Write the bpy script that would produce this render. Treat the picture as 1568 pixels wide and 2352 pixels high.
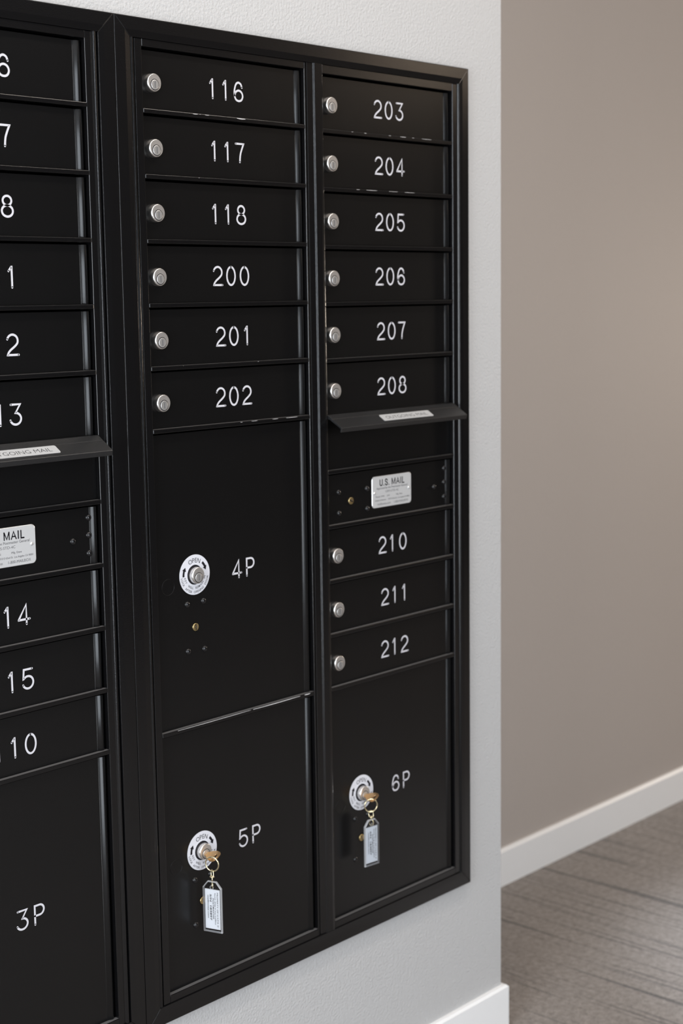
import bpy, math, random
from mathutils import Matrix, Vector

# ------------------------------------------------------------------ clearing
for o in list(bpy.data.objects):
    bpy.data.objects.remove(o, do_unlink=True)
SC = bpy.context.scene
C = SC.collection
random.seed(4)
ZW = 1.74            # height of the mailbox header edge above the floor

# ------------------------------------------------------------------ camera
YAW, PITCH, ROLL = 0.833562, 0.137789, -0.014113
fw = Vector((math.sin(YAW) * math.cos(PITCH), math.cos(YAW) * math.cos(PITCH), -math.sin(PITCH)))
rt0 = Vector((math.cos(YAW), -math.sin(YAW), 0))
up0 = rt0.cross(fw)
rt = math.cos(ROLL) * rt0 + math.sin(ROLL) * up0
up = -math.sin(ROLL) * rt0 + math.cos(ROLL) * up0
cam = bpy.data.cameras.new('camera')
co = bpy.data.objects.new('camera', cam)
C.objects.link(co)
m = Matrix((rt, up, -fw)).transposed().to_4x4()
m.translation = Vector((-1.45973, -1.68306, ZW - 0.341592))
co.matrix_world = m
cam.sensor_fit = 'HORIZONTAL'
cam.sensor_width = 24
cam.lens = 3595.327 / 1568 * 24
cam.clip_start = 0.01
cam.dof.use_dof = True
cam.dof.focus_distance = 2.15
cam.dof.aperture_fstop = 5.0
SC.camera = co

# ------------------------------------------------------------------ world, exposure
w = bpy.data.worlds.new('world')
SC.world = w
w.use_nodes = True
w.node_tree.nodes['Background'].inputs[0].default_value = (0.75, 0.85, 1, 1)
w.node_tree.nodes['Background'].inputs[1].default_value = 0.3
SC.view_settings.view_transform = 'Standard'
SC.view_settings.look = 'None'
SC.view_settings.gamma = 1
SC.view_settings.use_curve_mapping = False
SC.view_settings.exposure = -0.05


# ------------------------------------------------------------------ lights
def area(name, loc, rot, sx, sy, power, col):
    l = bpy.data.lights.new(name, 'AREA')
    l.shape = 'RECTANGLE'; l.size = sx; l.size_y = sy; l.energy = power; l.color = col
    o = bpy.data.objects.new(name, l); C.objects.link(o)
    o.location = loc; o.rotation_euler = rot
    return o


def globe(name, loc, r, power, col):
    l = bpy.data.lights.new(name, 'POINT')
    l.shadow_soft_size = r; l.energy = power; l.color = col
    o = bpy.data.objects.new(name, l); C.objects.link(o)
    o.location = loc
    return o


def spot(name, loc, deg, blend, r, power, col):
    l = bpy.data.lights.new(name, 'SPOT')
    l.spot_size = math.radians(deg); l.spot_blend = blend; l.shadow_soft_size = r; l.energy = power; l.color = col
    o = bpy.data.objects.new(name, l); C.objects.link(o)
    o.location = loc
    return o


R90 = math.pi / 2
area('window_daylight', (-0.35, -3.52, 1.22), (R90, 0, 0), 0.85, 2.36, 76, (0.85, 0.92, 1.0))
area('side_window_daylight', (-2.90, -1.05, 1.35), (R90, 0, -R90), 1.5, 1.9, 98, (0.90, 0.95, 1.0))
area('ceiling_lamp_light', (0.1, -0.72, 2.70), (0, 0, 0), 2.8, 0.2, 22, (1.0, 0.90, 0.80))
spot('added_floor_spot', (1.65, -0.50, 2.70), 30, 0.8, 0.06, 340, (0.76, 0.87, 1.0))  # added unseen spot, makes the cool pool on the carpet by the corner
globe('pendant_light', (4.25, -2.85, 2.50), 0.06, 9, (1.0, 0.78, 0.58))
globe('added_warm_fill', (4.4, -0.65, 1.3), 0.16, 75, (1.0, 0.85, 0.70))  # added unseen warm fill, brightens the back wall towards the right


# ------------------------------------------------------------------ materials
def mat(name, col=(0.5, 0.5, 0.5), rough=0.5, metal=0.0, spec=0.5):
    mm = bpy.data.materials.new(name)
    mm.use_nodes = True
    b = mm.node_tree.nodes['Principled BSDF']
    b.inputs['Base Color'].default_value = (*col, 1)
    b.inputs['Roughness'].default_value = rough
    b.inputs['Metallic'].default_value = metal
    b.inputs['Specular IOR Level'].default_value = spec
    return mm


def node(mm, typ, **kw):
    n = mm.node_tree.nodes.new(typ)
    for k, v in kw.items():
        setattr(n, k, v)
    return n


def link(mm, a, ai, b, bi):
    mm.node_tree.links.new(a.outputs[ai], b.inputs[bi])


def bump(mm, scale, strength, dist, detail=2.0, coord='Object', stretch=None, rough=0.5):
    b = mm.node_tree.nodes['Principled BSDF']
    tc = node(mm, 'ShaderNodeTexCoord')
    nz = node(mm, 'ShaderNodeTexNoise')
    nz.inputs['Scale'].default_value = scale
    nz.inputs['Detail'].default_value = detail
    nz.inputs['Roughness'].default_value = rough
    if stretch:
        mp = node(mm, 'ShaderNodeMapping')
        mp.inputs['Scale'].default_value = stretch
        link(mm, tc, coord, mp, 0); link(mm, mp, 0, nz, 'Vector')
    else:
        link(mm, tc, coord, nz, 'Vector')
    bp = node(mm, 'ShaderNodeBump')
    bp.inputs['Strength'].default_value = strength
    bp.inputs['Distance'].default_value = dist
    link(mm, nz, 'Fac', bp, 'Height')
    link(mm, bp, 'Normal', b, 'Normal')
    return nz, bp


M = {}
M['black'] = mat('black_powder_coat', (0.0042, 0.0041, 0.0045), 0.20, 0, 0.48)
bump(M['black'], 800, 0.12, 0.0005, 2.0)
M['door'] = mat('black_door_coat', (0.0042, 0.0041, 0.0043), 0.26, 0, 0.36)
bump(M['door'], 1000, 0.05, 0.0004, 1.0)
M['hood'] = mat('dusty_black_hood', (0.011, 0.0113, 0.0122), 0.36, 0, 0.5)
bump(M['hood'], 900, 0.4, 0.0006, 1.0)
M['rivet'] = mat('black_rivet', (0.006, 0.006, 0.007), 0.22, 0, 0.5)
M['cavity'] = mat('dark_cavity', (0.002, 0.002, 0.002), 0.8, 0, 0.1)
M['wall'] = mat('white_orange_peel_paint', (0.505, 0.498, 0.492), 0.55, 0, 0.3)
nz_, _ = bump(M['wall'], 230, 0.62, 0.0026, 3.0)
M['beige'] = mat('beige_paint', (0.44, 0.390, 0.355), 0.6, 0, 0.3)
M['darkwall'] = mat('dark_paint', (0.05, 0.047, 0.045), 0.6, 0, 0.2)
bump(M['beige'], 150, 0.3, 0.0015, 2.0)
M['trim'] = mat('white_semi_gloss_trim', (0.86, 0.855, 0.85), 0.35, 0, 0.45)
M['ceil'] = mat('white_ceiling_paint', (0.72, 0.70, 0.68), 0.8, 0, 0.2)
M['white'] = mat('number_paint', (0.60, 0.59, 0.62), 0.5, 0, 0.3)
M['chrome'] = mat('satin_chrome', (0.78, 0.76, 0.74), 0.30, 1)
M['face'] = mat('satin_lock_face', (0.60, 0.565, 0.535), 0.38, 0.8)
bump(M['face'], 700, 0.15, 0.0003, 1.0)
bump(M['chrome'], 700, 0.12, 0.0003, 1.0)
M['nickel'] = mat('brushed_nickel', (0.56, 0.545, 0.53), 0.40, 0.8)
M['brass'] = mat('key_brass', (0.78, 0.50, 0.25), 0.30, 1)
bump(M['brass'], 500, 0.15, 0.0003, 2.0)
M['oldbrass'] = mat('lock_brass', (0.72, 0.56, 0.28), 0.35, 1)
M['gold'] = mat('pale_gold_wire', (0.86, 0.76, 0.50), 0.2, 1)
M['disc'] = mat('white_plastic_disc', (0.66, 0.66, 0.70), 0.4, 0, 0.4)
M['ink'] = mat('black_ink', (0.008, 0.007, 0.010), 0.6, 0, 0.2)
M['greyink'] = mat('grey_ink', (0.10, 0.10, 0.105), 0.6, 0, 0.2)
M['plate'] = mat('aluminium_plate', (0.56, 0.56, 0.56), 0.45, 0.25, 0.5)
M['plate_edge'] = mat('bright_aluminium_edge', (0.8, 0.8, 0.8), 0.3, 0.8)
M['lit_dust'] = mat('lit_dusty_ledge', (0.11, 0.107, 0.108), 0.8, 0, 0.2)
bump(M['lit_dust'], 600, 0.5, 0.0006, 2.0)
M['bare'] = mat('chipped_bare_metal', (0.72, 0.70, 0.70), 0.5, 0.2)
M['paper'] = mat('white_paper', (0.86, 0.87, 0.90), 0.8, 0, 0.1)


def acrylic():
    mm = bpy.data.materials.new('clear_acrylic')
    mm.use_nodes = True
    nt = mm.node_tree
    nt.nodes.clear()
    out = nt.nodes.new('ShaderNodeOutputMaterial')
    tr = nt.nodes.new('ShaderNodeBsdfTransparent'); tr.inputs[0].default_value = (0.93, 0.94, 0.95, 1)
    gl = nt.nodes.new('ShaderNodeBsdfGlossy'); gl.inputs['Roughness'].default_value = 0.05
    fr = nt.nodes.new('ShaderNodeFresnel'); fr.inputs[0].default_value = 1.45
    mx = nt.nodes.new('ShaderNodeMixShader')
    nt.links.new(fr.outputs[0], mx.inputs[0]); nt.links.new(tr.outputs[0], mx.inputs[1]); nt.links.new(gl.outputs[0], mx.inputs[2])
    nt.links.new(mx.outputs[0], out.inputs[0])
    return mm


def acrylic_edge():
    mm = bpy.data.materials.new('frosted_acrylic_edge')
    mm.use_nodes = True
    nt = mm.node_tree
    nt.nodes.clear()
    out = nt.nodes.new('ShaderNodeOutputMaterial')
    tr = nt.nodes.new('ShaderNodeBsdfTransparent'); tr.inputs[0].default_value = (0.9, 0.9, 0.92, 1)
    pr = nt.nodes.new('ShaderNodeBsdfPrincipled')
    pr.inputs['Base Color'].default_value = (0.75, 0.76, 0.78, 1); pr.inputs['Roughness'].default_value = 0.15
    mx = nt.nodes.new('ShaderNodeMixShader'); mx.inputs[0].default_value = 0.42
    nt.links.new(tr.outputs[0], mx.inputs[1]); nt.links.new(pr.outputs[0], mx.inputs[2])
    nt.links.new(mx.outputs[0], out.inputs[0])
    return mm


M['acrylic'] = acrylic()
M['acrylic_edge'] = acrylic_edge()


def carpet():
    mm = mat('striped_carpet', (0.2, 0.18, 0.16), 0.95, 0, 0.1)
    b = mm.node_tree.nodes['Principled BSDF']
    tc = node(mm, 'ShaderNodeTexCoord')
    # thin broken dark lines running away from the viewer (along Y)
    def lines(sx, sy, lo, hi, dark, off):
        mp = node(mm, 'ShaderNodeMapping'); mp.inputs['Scale'].default_value = (sx, sy, 1)
        mp.inputs['Location'].default_value = (off, off * .37, 0)
        mp.inputs['Rotation'].default_value = (0, 0, math.radians(-1.6))
        link(mm, tc, 'Object', mp, 0)
        n1 = node(mm, 'ShaderNodeTexNoise'); n1.inputs['Scale'].default_value = 1.0; n1.inputs['Detail'].default_value = 1.0
        link(mm, mp, 0, n1, 'Vector')
        r1 = node(mm, 'ShaderNodeValToRGB')
        e = r1.color_ramp.elements
        e[0].position = lo; e[0].color = (dark, dark * 1.02, dark * 1.05, 1)
        e[1].position = hi; e[1].color = (1, 1, 1, 1)
        link(mm, n1, 'Fac', r1, 0)
        return r1
    ra = lines(62, 1.1, .33, .40, .50, 0.0)
    rb = lines(120, 2.2, .31, .38, .62, 7.3)
    r1 = node(mm, 'ShaderNodeMix', data_type='RGBA', blend_type='MULTIPLY'); r1.inputs[0].default_value = 1
    mm.node_tree.links.new(ra.outputs[0], r1.inputs[6]); mm.node_tree.links.new(rb.outputs[0], r1.inputs[7])
    # woven mottling
    mp2 = node(mm, 'ShaderNodeMapping'); mp2.inputs['Scale'].default_value = (75, 75, 1)
    link(mm, tc, 'Object', mp2, 0)
    n2 = node(mm, 'ShaderNodeTexNoise'); n2.inputs['Scale'].default_value = 1.0; n2.inputs['Detail'].default_value = 3
    n2.inputs['Roughness'].default_value = 0.6
    link(mm, mp2, 0, n2, 'Vector')
    r2 = node(mm, 'ShaderNodeValToRGB')
    e = r2.color_ramp.elements
    e[0].position = 0.28; e[0].color = (0.180, 0.155, 0.136, 1)
    e[1].position = 0.72; e[1].color = (0.325, 0.285, 0.256, 1)
    link(mm, n2, 'Fac', r2, 0)
    mp3 = node(mm, 'ShaderNodeMapping'); mp3.inputs['Scale'].default_value = (420, 300, 1)
    link(mm, tc, 'Object', mp3, 0)
    n3 = node(mm, 'ShaderNodeTexNoise'); n3.inputs['Scale'].default_value = 1.0; n3.inputs['Detail'].default_value = 1
    link(mm, mp3, 0, n3, 'Vector')
    r3 = node(mm, 'ShaderNodeValToRGB')
    e = r3.color_ramp.elements
    e[0].position = 0.3; e[0].color = (0.72, 0.72, 0.73, 1)
    e[1].position = 0.7; e[1].color = (1.2, 1.2, 1.2, 1)
    link(mm, n3, 'Fac', r3, 0)
    m1 = node(mm, 'ShaderNodeMix', data_type='RGBA', blend_type='MULTIPLY'); m1.inputs[0].default_value = 1
    mm.node_tree.links.new(r2.outputs[0], m1.inputs[6]); mm.node_tree.links.new(r1.outputs[2], m1.inputs[7])
    m2 = node(mm, 'ShaderNodeMix', data_type='RGBA', blend_type='MULTIPLY'); m2.inputs[0].default_value = 0.8
    mm.node_tree.links.new(m1.outputs[2], m2.inputs[6]); mm.node_tree.links.new(r3.outputs[0], m2.inputs[7])
    mm.node_tree.links.new(m2.outputs[2], b.inputs['Base Color'])
    bp = node(mm, 'ShaderNodeBump'); bp.inputs['Strength'].default_value = 0.5; bp.inputs['Distance'].default_value = 0.002
    link(mm, n3, 'Fac', bp, 'Height'); link(mm, bp, 'Normal', b, 'Normal')
    b.inputs['Sheen Weight'].default_value = 0.25
    b.inputs['Sheen Roughness'].default_value = 0.5
    return mm


M['carpet'] = carpet()


# ------------------------------------------------------------------ mesh builder
class MB:
    """collects shapes for ONE mesh object"""

    def __init__(s):
        s.v = []; s.f = []; s.m = []; s.s = []; s.mats = []

    def mi(s, k):
        if k not in s.mats:
            s.mats.append(k)
        return s.mats.index(k)

    def add(s, vs, fs, k, smooth=False):
        o = len(s.v); i = s.mi(k)
        s.v += [tuple(p) for p in vs]
        for f in fs:
            s.f.append([a + o for a in f]); s.m.append(i); s.s.append(smooth)

    def box(s, x0, x1, y0, y1, z0, z1, k):
        vs = [(x, y, z) for x in (x0, x1) for y in (y0, y1) for z in (z0, z1)]
        s.add(vs, [(0, 1, 3, 2), (4, 6, 7, 5), (0, 4, 5, 1), (2, 3, 7, 6), (0, 2, 6, 4), (1, 5, 7, 3)], k)

    def prism(s, pr, a, b, axis, k, smooth=False, shear=None):
        """profile extruded from a to b. axis 'z': (x,y) profile; 'x': (y,z); 'y': (x,z)"""
        n = len(pr)

        def P(p, t):
            if axis == 'z':
                return (p[0], p[1], t)
            if axis == 'x':
                return (t, p[0], p[1])
            return (p[0], t, p[1])
        A = [P(p, a if not shear else a + shear(p)[0]) for p in pr]
        B = [P(p, b if not shear else b + shear(p)[1]) for p in pr]
        s.add(A + B, [(i, (i + 1) % n, n + (i + 1) % n, n + i) for i in range(n)], k, smooth)
        s.add(A, [tuple(range(n))[::-1]], k)
        s.add(B, [tuple(range(n))], k)

    def lathe(s, pr, c, k, n=40, smooth=True, cap=True, axis=(0, -1, 0)):
        """profile (radius, outward distance) round an axis through c"""
        ax = Vector(axis).normalized()
        u = ax.orthogonal().normalized() if abs(ax.y) < 0.99 else Vector((1, 0, 0))
        v = ax.cross(u)
        c = Vector(c)
        vs = []
        for r, d in pr:
            for i in range(n):
                t = 2 * math.pi * i / n
                vs.append(c + ax * d + (u * math.cos(t) + v * math.sin(t)) * r)
        for j in range(len(pr) - 1):
            # sharp steps keep their own vertices
            o = vs[j * n:(j + 2) * n]
            s.add(o, [(i, (i + 1) % n, n + (i + 1) % n, n + i) for i in range(n)], k, smooth)
        if cap and pr[-1][0] > 1e-6:
            s.add(vs[-n:], [tuple(range(n))], k)

    def tube(s, pts, r, k, n=10, closed=False):
        pts = [Vector(p) for p in pts]
        N = len(pts); vs = []
        prev = None
        for i, p in enumerate(pts):
            if closed:
                t = (pts[(i + 1) % N] - pts[i - 1]).normalized()
            else:
                t = (pts[min(i + 1, N - 1)] - pts[max(i - 1, 0)]).normalized()
            if prev is None:
                u = t.orthogonal().normalized()
            else:
                u = (prev - t * prev.dot(t)).normalized()
            prev = u
            v = t.cross(u)
            for j in range(n):
                a = 2 * math.pi * j / n
                vs.append(p + (u * math.cos(a) + v * math.sin(a)) * r)
        fs = []
        for i in range(N if closed else N - 1):
            for j in range(n):
                a = i * n; b = ((i + 1) % N) * n
                fs.append((a + j, a + (j + 1) % n, b + (j + 1) % n, b + j))
        if not closed:
            fs.append(tuple(range(n))[::-1]); fs.append(tuple((N - 1) * n + j for j in range(n)))
        s.add(vs, fs, k, True)

    def stroke(s, pts, wd, put, k, caps=True, n=8):
        """flat rounded pen stroke through 2-D pts; put(x, y) -> 3-D point"""
        N = len(pts); h = wd / 2
        L = []; Rr = []
        for i in range(N):
            a = pts[max(i - 1, 0)]; b = pts[min(i + 1, N - 1)]
            if 0 < i < N - 1:
                d1 = (pts[i][0] - a[0], pts[i][1] - a[1]); d2 = (b[0] - pts[i][0], b[1] - pts[i][1])
                l1 = math.hypot(*d1) or 1; l2 = math.hypot(*d2) or 1
                cosang = (d1[0] * d2[0] + d1[1] * d2[1]) / l1 / l2
                sc = 1 / max(0.6, math.sqrt(max(0.0, (1 + cosang) / 2)))
                tx, ty = d1[0] / l1 + d2[0] / l2, d1[1] / l1 + d2[1] / l2
            else:
                tx, ty = b[0] - a[0], b[1] - a[1]; sc = 1
            l = math.hypot(tx, ty) or 1
            nx, ny = -ty / l * h * sc, tx / l * h * sc
            L.append((pts[i][0] + nx, pts[i][1] + ny)); Rr.append((pts[i][0] - nx, pts[i][1] - ny))
        vs = [put(*p) for p in L] + [put(*p) for p in Rr]
        s.add(vs, [(N + i, N + i + 1, i + 1, i) for i in range(N - 1)], k)
        if caps:
            for i in (0, N - 1):
                c = pts[i]
                s.add([put(c[0] + h * math.cos(2 * math.pi * j / (2 * n)), c[1] + h * math.sin(2 * math.pi * j / (2 * n))) for j in range(2 * n)],
                      [tuple(range(2 * n))], k)

    def build(s, name, parent=None, bevel=0, seg=2, loc=None):
        me = bpy.data.meshes.new(name)
        off = Vector(loc) if loc else Vector((0, 0, 0))
        me.from_pydata([tuple(Vector(p) - off) for p in s.v], [], s.f)
        for k in s.mats:
            me.materials.append(M[k])
        for i, p in enumerate(me.polygons):
            p.material_index = s.m[i]; p.use_smooth = s.s[i]
        me.update()
        o = bpy.data.objects.new(name, me); C.objects.link(o)
        if parent:
            o.parent = parent
            # parents sit at their own base; keep mesh coordinates in the parent's frame
        o.location = off
        if bevel:
            import bmesh
            bm = bmesh.new(); bm.from_mesh(me)
            bmesh.ops.remove_doubles(bm, verts=bm.verts, dist=1e-6)
            bmesh.ops.recalc_face_normals(bm, faces=bm.faces)
            bm.to_mesh(me); bm.free()
            b = o.modifiers.new('bevel', 'BEVEL'); b.width = bevel; b.segments = seg
            b.limit_method = 'ANGLE'; b.angle_limit = math.radians(35); b.harden_normals = False
        else:
            import bmesh
            bm = bmesh.new(); bm.from_mesh(me)
            bmesh.ops.remove_doubles(bm, verts=bm.verts, dist=1e-7)
            bm.to_mesh(me); bm.free()
        return o


def tag(o, label=None, cat=None, group=None, kind=None):
    if label: o['label'] = label
    if cat: o['category'] = cat
    if group: o['group'] = group
    if kind: o['kind'] = kind
    return o


def empty(name, loc):
    o = bpy.data.objects.new(name, None); C.objects.link(o)
    o.location = loc
    o.empty_display_size = 0.05
    return o


# ------------------------------------------------------------------ lettering
def crom(P, n=6, closed=False):
    out = []
    N = len(P)
    for i in range(N if closed else N - 1):
        if closed:
            a, b, c, d = P[i - 1], P[i], P[(i + 1) % N], P[(i + 2) % N]
        else:
            a = P[max(i - 1, 0)]; b = P[i]; c = P[i + 1]; d = P[min(i + 2, N - 1)]
        for j in range(n):
            t = j / n
            out.append(tuple(0.5 * ((2 * b[k]) + (-a[k] + c[k]) * t + (2 * a[k] - 5 * b[k] + 4 * c[k] - d[k]) * t * t
                                    + (-a[k] + 3 * b[k] - 3 * c[k] + d[k]) * t ** 3) for k in (0, 1)))
    out.append(P[0] if closed else P[-1])
    return out


def ell(cx, cy, rx, ry, a0, a1, n=20):
    return [(cx + rx * math.cos(math.radians(a0 + (a1 - a0) * i / n)), cy + ry * math.sin(math.radians(a0 + (a1 - a0) * i / n))) for i in range(n + 1)]


PEN = {
    '0': [ell(0, .5, .29, .5, 90, 450, 36)],
    '1': [[(-.17, .80), (-.02, 1.0), (0.0, 1.0), (0.0, 0.0)]],
    '2': [ell(0, .70, .29, .30, 165, 0, 14) + crom([(.29, .70), (.26, .57), (.12, .42), (-.12, .24), (-.24, .10), (-.28, 0)], 4)[1:] + [(.32, 0)]],
    '3': [[(-.27, 1.0), (.25, 1.0), (-.02, .58)] + ell(-.02, .29, .30, .29, 88, -165, 22)],
    '4': [[(.14, 0), (.14, 1.0), (-.30, .27), (-.30, .25), (.32, .25)]],
    '5': [[(.25, 1.0), (-.22, 1.0), (-.26, .52)] + ell(0, .32, .30, .32, 138, -160, 22)],
    '6': [crom([(.24, .74), (.17, .92), (.0, 1.0), (-.17, .90), (-.28, .60), (-.29, .32), (-.20, .08), (0, 0), (.20, .07), (.29, .28), (.20, .49), (0, .57), (-.19, .48), (-.28, .28)], 5)],
    '7': [[(-.28, 1.0), (.28, 1.0)] + crom([(.28, 1.0), (.14, .68), (.04, .38), (.0, 0)], 5)[1:]],
    '8': [ell(0, .77, .235, .23, -90, 270, 28), ell(0, .27, .30, .27, 90, 450, 32)],
    'P': [[(-.26, 0), (-.26, 1.0), (.02, 1.0)] + ell(.02, .73, .25, .27, 90, -90, 14) + [(-.26, .46)]],
}


# engraved numbers: character centres along the wall and height of the row, metres from the header corner
NUM = {
    '116': (.1386, .1645, .1907, -.0446), '117': (.1397, .1658, .1904, -.1324), '118': (.1383, .1641, .1906, -.2223),
    '200': (.1400, .1668, .1945, -.3116), '201': (.1430, .1698, .1974, -.3999), '202': (.1401, .1670, .1943, -.4890),
    '203': (.5028, .5299, .5572, -.0458), '204': (.5040, .5308, .5584, -.1349), '205': (.5036, .5307, .5581, -.2246),
    '206': (.5027, .5301, .5578, -.3125), '207': (.5049, .5323, .5583, -.4016), '208': (.5043, .5316, .5590, -.4920),
    '210': (.5032, .5291, .5563, -.7573), '211': (.5083, .5342, .5595, -.8464), '212': (.5069, .5325, .5584, -.9360),
    '4P': (.1648, .1931, -.7510), '5P': (.1650, .1935, -1.1748), '6P': (.5316, .5600, -1.1766), '3P': (-.2528, -.2249, -1.1762),
    '106': (-.2780, -.2522, -.2252, -.0463), '107': (-.2794, -.2536, -.2278, -.1337), '108': (-.2800, -.2542, -.2284, -.2226),
    '111': (-.2780, -.2520, -.2258, -.3129), '112': (-.2812, -.2554, -.2292, -.3999), '113': (-.2790, -.2534, -.2286, -.4907),
    '114': (-.2811, -.2553, -.2295, -.7575), '115': (-.2790, -.2532, -.2274, -.8455), '110': (-.2790, -.2532, -.2273, -.9351),
}


def number(text, y, name, parent, h=.0263, pen=.0029, sx=1.09):
    mb = MB()
    cz = NUM[text][-1]
    for ch, ox in zip(text, NUM[text]):
        for st in PEN[ch]:
            mb.stroke([(p[0] * h * sx, (p[1] - .5) * h) for p in st], pen, lambda a, b, ox=ox: (ox + a, y, cz + b), 'white')
    return mb.build(name, parent)


_tc = {}


def text_mesh(txt, thin=0.0):
    """unit-height text as (verts, faces, width) using the built-in font"""
    key = (txt, thin)
    if key not in _tc:
        cu = bpy.data.curves.new('t', 'FONT')
        cu.body = txt; cu.size = 1.0; cu.resolution_u = 3; cu.offset = thin
        o = bpy.data.objects.new('t', cu); C.objects.link(o)
        dg = bpy.context.evaluated_depsgraph_get()
        me = bpy.data.meshes.new_from_object(o.evaluated_get(dg))
        vs = [tuple(v.co) for v in me.vertices]; fs = [tuple(p.vertices) for p in me.polygons]
        bpy.data.objects.remove(o); bpy.data.curves.remove(cu); bpy.data.meshes.remove(me)
        x0 = min((v[0] for v in vs), default=0); x1 = max((v[0] for v in vs), default=0)
        _tc[key] = ([(v[0] - x0, v[1]) for v in vs], fs, x1 - x0)
    return _tc[key]


CAP = 0.729     # cap height of the built-in font at size 1


def put_text(mb, txt, x, y, height, put, k, width=None, align='c', thin=0.0, slant=0.0):
    """straight line of text, cap height `height`, squeezed to `width` if given"""
    vs, fs, w0 = text_mesh(txt, thin)
    s = height / CAP
    sx = (width / w0) if width else s
    wd = w0 * sx
    ox = {'c': -wd / 2, 'l': 0, 'r': -wd}[align]
    mb.add([put(x + ox + v[0] * sx + slant * v[1] * s, y + v[1] * s) for v in vs], fs, k)


def put_arc(mb, txt, r, mid, height, put, k, outward=True, gap=.16, space=.5, thin=0.0, spread=None, sx=1.0):
    """text round a circle; mid = angle of the middle, degrees"""
    s = height / CAP
    adv = []
    for ch in txt:
        if ch == ' ':
            adv.append(space * s)
        else:
            adv.append((text_mesh(ch, thin)[2] * sx + gap) * s)
    tot = sum(adv)
    k_ = (math.radians(spread) * r / tot) if spread else 1.0
    pos = -tot * k_ / 2
    for ch, a in zip(txt, adv):
        c = pos + a * k_ / 2
        pos += a * k_
        if ch == ' ':
            continue
        ang = math.radians(mid) + (-c / r if outward else c / r)
        vs, fs, w0 = text_mesh(ch, thin)
        out = Vector((math.cos(ang), math.sin(ang)))
        upv = out if outward else -out
        rg = Vector((upv.y, -upv.x))
        pts = []
        for v in vs:
            q = out * r + rg * ((v[0] - w0 / 2) * s * sx) + upv * (v[1] * s if outward else v[1] * s)
            pts.append(put(q.x, q.y))
        mb.add(pts, fs, k)


# ------------------------------------------------------------------ the room
WX, WY = 0.836, 0.008          # front right corner of the mailbox wall
FAR = 0.450                    # far wall face
XL, XR, YR, HC = -3.0, 5.2, -3.6, 2.75


def struct(name, mb, bevel=0):
    return tag(mb.build(name, None, bevel), kind='structure')


f = MB(); f.box(XL, XR, YR, FAR + .1, -.05, 0, 'carpet'); struct('floor', f)
f = MB(); f.box(XL, XR, YR, FAR + .1, HC, HC + .05, 'ceil'); struct('ceiling', f)

# mailbox wall, with the recess the mailboxes sit in
HX0, HX1, HZ0, HZ1 = -0.815, 0.708, ZW - 1.392, ZW + 0.018
f = MB()
# one body: front ring, recess sides, outer faces
o4 = [(XL, 0.0), (WX, 0.0), (WX, HC), (XL, HC)]
i4 = [(HX0, HZ0), (HX1, HZ0), (HX1, HZ1), (HX0, HZ1)]
vs = [(x, WY, z) for x, z in o4] + [(x, WY, z) for x, z in i4] + [(x, FAR, z) for x, z in o4] + [(x, FAR - .04, z) for x, z in i4]
f.add(vs, [(0, 1, 5, 4), (1, 2, 6, 5), (2, 3, 7, 6), (3, 0, 4, 7),
           (1, 9, 10, 2), (0, 3, 11, 8), (8, 11, 10, 9),
           (4, 5, 13, 12), (5, 6, 14, 13), (6, 7, 15, 14), (7, 4, 12, 15), (12, 13, 14, 15)], 'wall')
struct('wall_left', f)
f = MB(); f.box(WX, XR, FAR, FAR + .1, 0, HC, 'beige'); struct('wall_back', f)
f = MB(); f.box(XR, XR + .1, YR, FAR + .1, 0, HC, 'darkwall'); struct('wall_right', f)
sy0, sy1, sz0, sz1 = -1.85, -0.25, 0.35, 2.35
f = MB()
for b in ((YR, sy0, 0, HC), (sy1, WY, 0, HC), (sy0, sy1, 0, sz0), (sy0, sy1, sz1, HC)):
    f.box(XL - .1, XL, b[0], b[1], b[2], b[3], 'wall')
struct('wall_side', f)
f = MB()
for b in ((sy0, sy0 + .05, sz0, sz1), (sy1 - .05, sy1, sz0, sz1), (sy0, sy1, sz0, sz0 + .05), (sy0, sy1, sz1 - .05, sz1)):
    f.box(XL - .08, XL - .03, b[0], b[1], b[2], b[3], 'trim')
struct('window_2', f)
# rear wall with a window opening
wx0, wx1, wz0, wz1 = -0.82, 0.12, 0.0, 2.44
f = MB()
for b in ((XL, wx0, 0, HC), (wx1, XR, 0, HC), (wx0, wx1, 0, wz0), (wx0, wx1, wz1, HC)):
    f.box(b[0], b[1], YR - .12, YR, b[2], b[3], 'darkwall')
struct('wall_front', f)
f = MB()
for b in ((wx0, wx0 + .05, wz0, wz1), (wx1 - .05, wx1, wz0, wz1), (wx0, wx1, wz0, wz0 + .05), (wx0, wx1, wz1 - .05, wz1)):
    f.box(b[0], b[1], YR - .1, YR - .04, b[2], b[3], 'trim')
struct('window_1', f)

BH, BT = 0.090, 0.011
f = MB()
# front run and the short return round the corner, one mitred profile with a small top bevel
prof = [(0, 0), (BT, 0), (BT, BH - .004), (BT - .004, BH), (0, BH)]
path = [((XL, WY), (0, -1)), ((WX, WY), (1, -1)), ((WX, FAR), (1, 0))]
rings = []
for (px, py), (nx, ny) in path:
    rings.append([(px + d * nx, py + d * ny, z) for d, z in prof])
n = len(prof)
vs = [p for r_ in rings for p in r_]
fs = []
for i in range(2):
    for j in range(n):
        fs.append((i * n + j, i * n + (j + 1) % n, (i + 1) * n + (j + 1) % n, (i + 1) * n + j))
fs += [tuple(range(n)), tuple(2 * n + j for j in range(n))]
f.add(vs, fs, 'trim')
struct('baseboard_left', f)
f = MB()
f.prism([(FAR, 0), (FAR - .012, 0), (FAR - .012, BH - .006), (FAR - .006, BH), (FAR, BH)], WX + BT, XR, 'x', 'trim')
struct('baseboard_back', f)

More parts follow.
